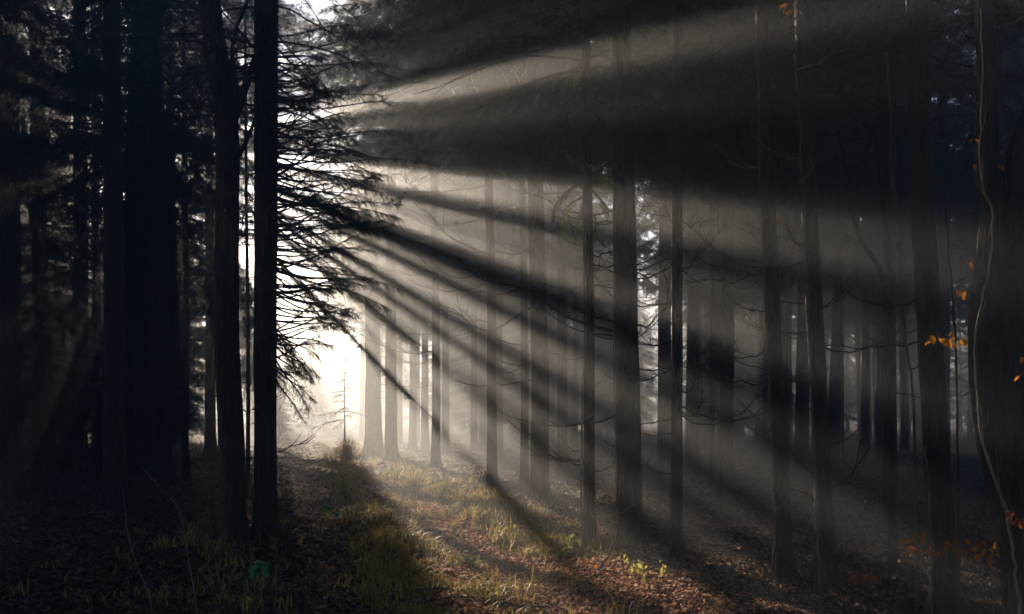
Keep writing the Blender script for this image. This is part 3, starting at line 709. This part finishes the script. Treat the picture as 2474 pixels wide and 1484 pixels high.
herb('arched bramble cane linking the green plants to the right', 7.5, [[(1620, 1395), (1640, 1412), (1665, 1415), (1700, 1395), (1712, 1405), (1735, 1425)], [(1700, 1400), (1680, 1372), (1700, 1350)]], 'copper', 5, n=3, stemm='pale_twig', name='bramble_cane')
herb('twiggy pale-leaved shoot at the right end of the lit corner', 7.3, [[(1790, 1500), (1778, 1440), (1770, 1400), (1775, 1375)], [(1795, 1500), (1800, 1450), (1815, 1410)]], 'dry', 13, n=10, size=0.035)
herb('sparse leafy stalk left of the drooping lime-green one', 7.9, [[(1480, 1480), (1470, 1430), (1462, 1400)], [(1475, 1480), (1490, 1425), (1500, 1400)]], 'lime', 14, n=18, size=0.035)
herb('small pale-leaved sprig right of the arched cane', 7.4, [[(1760, 1475), (1745, 1450), (1735, 1428), (1728, 1418)]], 'lime', 6, n=16, size=0.04)
herb('pale dried seed stalk in the lit bank, left of the lime plants', 7.9, [[(1565, 1500), (1555, 1450), (1545, 1420), (1537, 1405)], [(1580, 1500), (1572, 1450), (1562, 1400)]], 'dry', 7, n=3, size=0.03)
herb('fresh green sprig with drooping leaves in the dark foreground', 6.4, [[(640, 1500), (632, 1440), (625, 1395), (618, 1370)]], 'green', 8, n=1)
rg = np.random.default_rng(12)
t = [o for o in bpy.data.objects if o.get('label', '').startswith('fresh green sprig')][0]
for k in range(9):
    gl = Geo(); a = k / 9 * 2 * pi
    c = P(618 + 12 * cos(a), 1368 + 8 * sin(a), 6.3) + np.array([0, 0.03 * sin(a * 2), 0])
    leaf_quads(gl, c[None], rg, 0.1, hang=0.5, wf=1.35); gl.obj('leaf', M['green'], t)
herb('low green bramble shoot hanging over the left wheel rut', 9.6, [[(760, 1290), (770, 1225), (790, 1215), (810, 1240), (822, 1268)], [(770, 1290), (780, 1220), (800, 1230)]], 'green', 9, n=12, size=0.06, name='bramble_shoot')
herb('tall pale bent cane, left one of two in the dark foreground', 6.6, [[(368, 1452), (345, 1400), (322, 1340), (308, 1280), (303, 1230), (296, 1186)]], None, 10, stemm='pale_twig', name='dry_cane', group='two bent canes')
herb('long pale bent cane, right one of two in the dark foreground', 6.5, [[(480, 1500), (468, 1420), (452, 1340), (446, 1280), (425, 1220), (398, 1190), (360, 1150), (340, 1124)]], None, 11, stemm='pale_twig', name='dry_cane', group='two bent canes')
herb('short weathered stub standing in the lit bank', 15.5, [[(1193, 1248), (1192, 1220), (1191, 1196)]], None, 12, stemm='pale_twig', name='broken_stub')

def bush(label, d, px, py, wpx, hpx, m, n, seed, name='dry_bush'):
    rg = np.random.default_rng(seed)
    b = P(px, py, d); t = thing(name, label, 'bush', b)
    a = rg.uniform(0, 2 * pi, n); sp = rg.uniform(0, 1, n) ** 0.7
    R = wpx / F * d / 2; Hh = hpx / F * d
    q = np.linspace(0, 1, 6)
    base = b + np.stack([np.cos(a), np.sin(a), 0 * a], -1) * R * 0.25 * sp[:, None]; base[:, 2] -= 0.05
    out = np.stack([np.cos(a), np.sin(a), 0 * a], -1) * (R * sp * rg.uniform(0.6, 1.1, n))[:, None]
    h = Hh * np.sqrt(np.clip(1.05 - sp ** 2, 0.1, 1)) * rg.uniform(0.6, 1.1, n)
    pts = base[:, None] + out[:, None] * q[None, :, None] ** 1.3
    pts[..., 2] += h[:, None] * q ** 0.8
    pts += rg.normal(0, 0.008, pts.shape)
    g = Geo(); tubes(g, pts, np.full((n, 1), 0.003) * (1 - 0.6 * q[None]), 3); w = g.obj('stalks', M['dry'], t)
    g = Geo(); i = rg.integers(2, 6, n * 4); j = rg.integers(0, n, n * 4)
    leaf_quads(g, pts[j, i] + rg.normal(0, 0.02, (n * 4, 3)), rg, 0.045); g.obj('foliage', M[m], t)
bush('round russet dry bush at the track edge before the root-flared pair', 26, 838, 1112, 76, 58, 'dry', 320, 1)
bush('twiggy bramble tangle on the shaded floor right of the second leaning trunk', 7.6, 2090, 1450, 130, 70, 'copper', 150, 2, 'bramble_tangle')
bush('thin upright weeds at the bottom between the two leaning trunks', 7.0, 1950, 1475, 110, 45, 'moss', 110, 3, 'weed_clump')
for k, (x, y, w_, h_, mm, lab) in enumerate([(1075, 1200, 40, 42, 'moss', 'pale tufted weed on the lit bank near the root-flared pair'), (1150, 1222, 46, 30, 'dry', 'straw-coloured weed tuft left of the weathered stub'), (1275, 1292, 60, 46, 'moss', 'tall sunlit grass tussock halfway down the bank'),
        (1385, 1345, 60, 55, 'moss', 'greenish weed clump under the spruce with the pale thin stem'), (1345, 1400, 50, 36, 'dry', 'russet weed clump at the lower end of the lit bank'), (1000, 1180, 40, 34, 'dry', 'dark dry weed stalks at the verge below the root-flared pair'), (880, 1165, 50, 32, 'dry', 'orange-gold grass tussock where the verge begins'), (1125, 1370, 60, 40, 'moss', 'yellow-green tussock on the verge edge in the near track')]):
    bush(lab, depth_of(y), x, y, w_, h_, mm, 90, 20 + k, 'grass_tussock' if 'tussock' in lab else 'weed_clump')
rg = np.random.default_rng(71)
for k in range(26):
    y = rg.uniform(1190, 1480); x = rg.uniform(60, 2400); d = depth_of(y); L = rg.uniform(0.4, 1.3); a = rg.uniform(0, 6.28)
    q = np.linspace(0, 1, 10); X = (x - W / 2) / F * d + cos(a) * L * q + rg.normal(0, 0.02, 10).cumsum(); Y = d + sin(a) * L * q + rg.normal(0, 0.02, 10).cumsum()
    pts = np.stack([X, Y, ground_z(X, Y) + 0.03 + 0.05 * rg.random() * np.sin(q * 3)], -1)
    g = Geo(); tubes(g, pts, rg.uniform(0.006, 0.014) * (1 - 0.7 * q), 5)
    for j in rg.integers(3, 9, 3):
        e = norm(pts[j] - pts[j - 1] + rg.normal(0, 0.05, 3) + [0, 0, 0.03]); tubes(g, smooth_line([pts[j], pts[j] + e * 0.1, pts[j] + e * 0.2], 4), np.linspace(0.004, 0.0015, 4), 3)
    tag(g.obj('fallen_branch', M['pale_twig' if k % 3 == 0 else 'twig']), 'thin fallen branch lying on the leaf litter', 'fallen branch', 'fallen branches on the forest floor')
# small spruce sapling in the mist beside the pair
spruce('small misty spruce sapling beside the russet bush', 834, 27, 5, [(832, 950), (836, 860)], 2.9, (1.1, 0.75), seed=60, taper=0.95, name='young_spruce', tw=0.22, K=8, nl=0.04, nw=0.008, dens=9, carve=False, flare=0.2)

# ------------------------------------------------------------------ far forest
rng = np.random.default_rng(5)
protos = {}
def proto(kind, i, **kw):
    t, l, a = spruce('x', W / 2, 30, kw.get('w', 25), None, crown=kw['crown'], height=kw['h'], dead=kw.get('dead', 3), seed=100 + i * 7 + kw['s'], carve=False,
                     K=7, tw=0.45, nl=0.13, nw=0.028, spacing=0.14, dens=kw.get('dens', 9), flare=0.6, dead_range=(2, 8), dead_len=(0.6, 2.0), name=kw.get('name', 'spruce_tree'))
    return t
def copy_tree(o, loc, sc_, rz):
    def cp(x, par):
        c = x.copy(); COL.objects.link(c)
        if par is not None:
            c.parent = par
        for ch in [k for k in bpy.data.objects if k.parent == x]: cp(ch, c)
        return c
    r = cp(o, None); r.location = loc; r.scale = (sc_, sc_, sc_); r.rotation_euler = (0, 0, rz)
    return r
def localise(t):
    """meshes of a prototype are in world coordinates: shift them to the foot so copies can turn"""
    off = np.array(t.location)
    for c in [k for k in bpy.data.objects if k.parent == t]:
        c.data.transform(__import__('mathutils').Matrix.Translation((-off[0], -off[1], -off[2]))); c.location = (0, 0, 0)
        for d in [k for k in bpy.data.objects if k.parent == c]:
            d.data.transform(__import__('mathutils').Matrix.Translation((-off[0], -off[1], -off[2]))); d.location = (0, 0, 0)
    return t
P_high = [localise(proto('high', i, crown=(7.5, 3.4, 0.3), h=17.6, s=0, dens=20)) for i in range(4)]
P_left = [localise(proto('left', i, crown=(6.0, 2.8, 0.5), h=17.4, s=20, dens=12)) for i in range(3)]
P_low = [localise(proto('low', i, crown=(1.2, 2.9, 0.6), h=14, s=50, dens=16, dead=0, name='young_spruce')) for i in range(3)]
used = {}
def place(ps, px, d, sc_, label, group):
    k = int(rng.integers(0, len(ps))); p = ps[k]
    x = (px - W / 2) / F * d
    loc = (x, d, float(ground_z(x, d)) - 0.1); rz = rng.uniform(0, 6.28)
    if p.name not in used:
        used[p.name] = 1; o = p; o.location = loc; o.scale = (sc_,) * 3; o.rotation_euler = (0, 0, rz)
    else:
        o = copy_tree(p, loc, sc_, rz)
    o['label'] = label; o['group'] = group
    return o
placed = []
def ok(px, d, dist):
    x = (px - W / 2) / F * d
    for a, b in placed:
        if (a - x) ** 2 + (b - d) ** 2 < dist ** 2: return False
    placed.append((x, d)); return True
def oxof(px, d):
    return (px - W / 2) / F * d * EX[0] + d * EX[1]
def scatter(n, ps, pr, dr, dist, label, group, cond=lambda px, d: True, s=(0.85, 1.05)):
    c = 0
    for _ in range(n * 30):
        if c >= n: break
        d = rng.uniform(*dr); px = rng.uniform(*pr)
        if not cond(px, d) or not ok(px, d, dist): continue
        place(ps, px, d, rng.uniform(*s), label, group); c += 1
    print('scatter', label[:30], c)
scatter(66, P_high, (960, 2900), (20, 58), 2.5, 'tall spruce fading into the shade deep in the right-hand stand', 'far spruces right of the track', lambda px, d: oxof(px, d) > 9.8 and (px > 1100 or d > 30) and not (1230 < px < 1640 and rng.random() < 0.85))
scatter(11, P_high, (870, 1030), (36, 60), 2.4, 'tall spruce fading into pale mist behind the root-flared pair', 'spruces added behind the root-flared pair', lambda px, d: oxof(px, d) > 9.3)  # added spruces that darken the haze beyond the shafts
scatter(20, P_low, (930, 1500), (46, 74), 2.6, 'bushy spruce closing the misty stand behind the root-flared pair', 'bushy spruces added as dark backdrop', lambda px, d: oxof(px, d) > 11.5)  # added spruces, a darker backdrop so the streaks stand out
scatter(44, P_low, (1100, 2800), (50, 90), 3.0, 'bushy spruce forming the dark back of the right-hand stand', 'backmost spruces right of the track')
scatter(44, P_low, (-350, 580), (33, 56), 2.3, 'leafy spruce in the gloom behind the left-hand trunks', 'far spruces left of the track', lambda px, d: oxof(px, d) < 0.9, s=(0.72, 0.92))
scatter(14, P_low, (-300, 500), (22, 33), 2.3, 'low leafy young spruce in the gloom between the left-hand trunks', 'young spruces left of the track', lambda px, d: oxof(px, d) < 0.6, s=(0.42, 0.55))
scatter(9, P_high, (-900, 20), (12, 34), 2.2, 'tall spruce closing the stand at the left photo edge', 'spruces added to block sun on the left')  # added spruces that stop stray shafts from the left
scatter(12, P_low, (-700, 120), (14, 33), 2.3, 'low bushy spruce at the shaded left fringe', 'bushy spruces added at the left fringe', lambda px, d: True, s=(0.5, 0.7))  # low spruces added in front of a stray shaft
scatter(34, P_left, (-400, 520), (17, 52), 2.0, 'bare-stemmed spruce in the gloom behind the left-hand trunks', 'tall spruces behind the left-hand trunks', lambda px, d: oxof(px, d) < 0.6 and not (330 < px < 520 and rng.random() < 0.75) and not (50 < px < 210 and rng.random() < 0.6))
scatter(9, P_low, (610, 930), (56, 86), 3.0, 'pale young spruce standing in the bright mist over the track', 'young spruces added in the bright mist', s=(0.35, 0.62))  # added young spruces that dim the glow at the track's end
scatter(26, P_low, (300, 1150), (92, 130), 3.5, 'spruce at the far side of the sunlit mist beyond the track', 'spruces beyond the clearing', s=(0.75, 0.95))

# unseen spruces of the stand, added around the viewpoint to block sky light
BR = np.random.default_rng(31); nb = 0
for _ in range(4000):
    if nb >= 56: break
    a = BR.uniform(0, 2 * pi); r = BR.uniform(4.5, 30); x, y = r * cos(a), r * sin(a)
    if y > 0.5 + abs(x) * 1.05 * 0 and abs(x) < 0.75 * y + 2.5: continue
    if y > 2 and x < 0 and oxof(W / 2 + x / y * F, y) > 1.0: continue
    if abs(x - path_x(y)) < 1.6 or any((x - p_[0]) ** 2 + (y - p_[1]) ** 2 < 5.5 for p_ in placed): continue
    placed.append((x, y)); p_ = P_high[nb % 4]
    copy = copy_tree(p_, (x, y, float(ground_z(x, y)) - 0.1), BR.uniform(0.85, 1.0), BR.uniform(0, 6.28))
    copy['label'] = 'unseen spruce of the stand, added around the viewpoint to block sky light'; copy['group'] = 'spruces added around the viewpoint'; nb += 1
# ------------------------------------------------------------------ ground cover
def screen_points(n, rg, d0=6.2, d1=60, x0=-100, x1=2600, f=None):
    d = 1 / (1 / d0 - rg.random(n) * (1 / d0 - 1 / d1)); px = rg.uniform(x0, x1, n)
    x = (px - W / 2) / F * d
    if f is not None:
        k = rg.random(n) < f(x, d); x, d = x[k], d[k]
    return x, d
def u_of(x, y): return x - path_x(y)
def bell(u, c, w): return np.exp(-((u - c) / w) ** 2)
def patch(x, y, s, seed): 
    return 0.5 + 0.5 * np.sin(x * s + seed + 1.7 * np.sin(y * s * 0.7 + seed * 2)) * np.cos(y * s * 0.9 + 1.3 * np.sin(x * s * 0.8 + seed))
def grass(name, n, f, hmin, hmax, m, seed, label, d1=60, lean=0.5, wid=0.009):
    rg = np.random.default_rng(seed)
    x, y = screen_points(n // 9, rg, d1=d1, f=f)
    x = np.repeat(x, 9); y = np.repeat(y, 9); n = len(x)
    x = x + rg.normal(0, 0.035, n); y = y + rg.normal(0, 0.035, n)
    z = ground_z(x, y) - 0.01
    h = rg.uniform(hmin, hmax, n) * (0.25 + 1.1 * patch(x, y, 2.6, seed) ** 1.5) * (1 + 0.6 * np.repeat(rg.random(n // 9 + 1) ** 4, 9)[:n]); a = rg.uniform(0, 2 * pi, n)
    wv = wid * (0.7 + y / 14)
    ln = rg.uniform(0.1, 1.0, n) ** 0.7 * lean * h * 2.2
    D = np.stack([np.cos(a), np.sin(a), 0 * a], -1); Sd = np.stack([-np.sin(a), np.cos(a), 0 * a], -1)
    b = np.stack([x, y, z], -1); up = np.array([0, 0, 1.0])
    m1 = b + D * (ln * 0.3)[:, None] + up * (h * 0.55)[:, None]
    tp = b + D * ln[:, None] + up * (h * rg.uniform(0.35, 1, n))[:, None]
    v = np.stack([b - Sd * wv[:, None] / 2, b + Sd * wv[:, None] / 2, m1 + Sd * wv[:, None] * 0.4, m1 - Sd * wv[:, None] * 0.4, tp], 1).reshape(-1, 3)
    k = np.arange(n) * 5
    g = Geo(); g.add(v, np.stack([k, k + 1, k + 2, k + 3], -1))
    g.f.append(np.stack([k + 3, k + 2, k + 4], -1).astype(np.int32))
    o = g.obj(name, M[m]); tag(o, label, kind='stuff')
def leaves(name, n, f, size, m, seed, label, d1=60, lift=0.02):
    rg = np.random.default_rng(seed)
    x, y = screen_points(n, rg, d1=d1, f=f); n = len(x)
    c = np.stack([x, y, ground_z(x, y) + rg.uniform(0.0, lift, n) + 0.01], -1)
    d = norm(np.stack([rg.normal(0, 1, n), rg.normal(0, 1, n), rg.normal(0, 0.35, n)], -1))
    s = norm(np.cross(d, np.stack([rg.normal(0, 1.1, n), rg.normal(0, 1.1, n), np.ones(n)], -1))); u = np.cross(s, d)
    L = (size * rg.uniform(0.6, 1.3, n) * (0.8 + y / 40))[:, None]; w = L * 0.33; cu = L * rg.uniform(0.05, 0.4, (n, 1))
    v = np.stack([c - d * L * 0.5, c - d * L * 0.05 + s * w + u * cu, c + d * L * 0.5 + u * cu * 0.5, c - d * L * 0.05 - s * w + u * cu, c], 1).reshape(-1, 3)
    k = np.arange(n) * 5
    g = Geo(); g.add(v, np.concatenate([np.stack([k, k + 1, k + 4], -1), np.stack([k + 1, k + 2, k + 4], -1), np.stack([k + 2, k + 3, k + 4], -1), np.stack([k + 3, k, k + 4], -1)]))
    o = g.obj(name, M[m]); tag(o, label, kind='stuff')
grass('track_grass', 330000, lambda x, y: np.clip(0.8 * bell(u_of(x, y), 0.95, 0.45) * (0.4 + 0.9 * patch(x, y, 3.1, 9)) + 1.5 * bell(u_of(x, y), 2.85, 0.42) * (0.35 + patch(x, y, 2.0, 4)) * ((y > 8.8) | (u_of(x, y) < 2.2)) + 0.12 * bell(u_of(x, y), -1.2, 0.7) + 0.3 * bell(u_of(x, y), 2.0, 0.7) * (y > 13), 0, 1) * (y < 48),
      0.06, 0.24, 'grass', 1, 'yellow-green grass strips between and beside the wheel ruts')
grass('moss_tufts', 260000, lambda x, y: np.clip(1.3 * bell(u_of(x, y), 3.6, 0.9) * (patch(x, y, 1.4, 2) > 0.35) + 0.4 * bell(u_of(x, y), 1.5, 1.2) * (y > 12) + 0.12 * (u_of(x, y) < -1.5) * (patch(x, y, 0.9, 7) > 0.55), 0, 1) * (y > 9 - 0 * y),
      0.015, 0.05, 'moss', 2, 'short moss on the roots and the bank right of the track', wid=0.01)
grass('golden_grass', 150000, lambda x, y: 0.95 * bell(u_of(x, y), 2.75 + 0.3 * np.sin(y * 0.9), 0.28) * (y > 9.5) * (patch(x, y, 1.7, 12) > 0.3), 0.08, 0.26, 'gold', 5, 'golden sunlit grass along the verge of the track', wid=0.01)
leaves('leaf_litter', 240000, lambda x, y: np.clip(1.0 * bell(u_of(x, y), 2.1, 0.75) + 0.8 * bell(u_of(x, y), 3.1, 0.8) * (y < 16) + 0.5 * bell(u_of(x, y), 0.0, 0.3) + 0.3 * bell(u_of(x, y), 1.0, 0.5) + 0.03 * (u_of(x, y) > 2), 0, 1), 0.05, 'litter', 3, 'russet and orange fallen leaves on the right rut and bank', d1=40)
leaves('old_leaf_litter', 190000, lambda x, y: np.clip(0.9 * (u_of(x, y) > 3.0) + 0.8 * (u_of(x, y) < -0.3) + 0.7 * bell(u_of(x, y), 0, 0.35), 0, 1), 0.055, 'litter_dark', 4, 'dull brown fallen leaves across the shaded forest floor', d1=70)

# surface roots of the pair beside the track
def root(t, a, b, r, seed):
    rg = np.random.default_rng(seed)
    l = smooth_line([a, a * 0.6 + b * 0.4 + np.array([0, 0, 0.02]), b], 14); l[1:-1, :2] += rg.normal(0, 0.04, (12, 2))
    l[:, 2] = np.maximum(ground_z(l[:, 0], l[:, 1]) + r * 0.4 * (1 - np.linspace(0, 1, 14) * 1.3), 0 * l[:, 2] - 5)
    l[0, 2] += 0.12
    g = Geo(); trunk_mesh(g, l, np.linspace(r, 0.015, 14), rg, 8); g.obj('root', M['bark_moss'], t, smooth=True)
for lab, by, targets in (('misty spruce with spreading mossy roots, left', 1108, [(860, 1132), (880, 1140), (930, 1128), (845, 1120)]),
                         ('misty spruce with spreading mossy roots, right', 1124, [(900, 1150), (985, 1160), (1010, 1135), (935, 1165), (1040, 1150), (880, 1135)]),
                         ('slim misty spruce third', 1148, [(1110, 1140), (1020, 1180), (1130, 1175), (1090, 1185)])):
    t = [o for o in bpy.data.objects if o.get('label', '').startswith(lab)][0]
    a = np.array(t.location)
    for k, (x, y) in enumerate(targets):
        b = P(x, y, depth_of(y)); root(t, a, b, 0.09, k)

# ------------------------------------------------------------------ the mist
def haze():
    m, nt, out = mat('mist')
    v = nt.nodes.new('ShaderNodeVolumePrincipled')
    v.inputs['Color'].default_value = (0.86, 0.93, 1.0, 1)
    v.inputs['Density'].default_value = 0.0165
    v.inputs['Anisotropy'].default_value = 0.58
    nt.links.new(v.outputs[0], out.inputs['Volume'])
    X0, X1, Y0, Y1, Z0, Z1 = -205, 205, -125, 235, -1.3, 19.2
    c = [(X0, Y0, Z0), (X1, Y0, Z0), (X1, Y1, Z0), (X0, Y1, Z0), (X0, Y0, Z1), (X1, Y0, Z1), (X1, Y1, Z1), (X0, Y1, Z1)]
    g = Geo(); g.add(c, [[0, 3, 2, 1], [4, 5, 6, 7], [0, 1, 5, 4], [1, 2, 6, 5], [2, 3, 7, 6], [3, 0, 4, 7]])
    o = g.obj('haze', m); tag(o, 'thin morning mist lit by the low sun', kind='stuff')
haze()
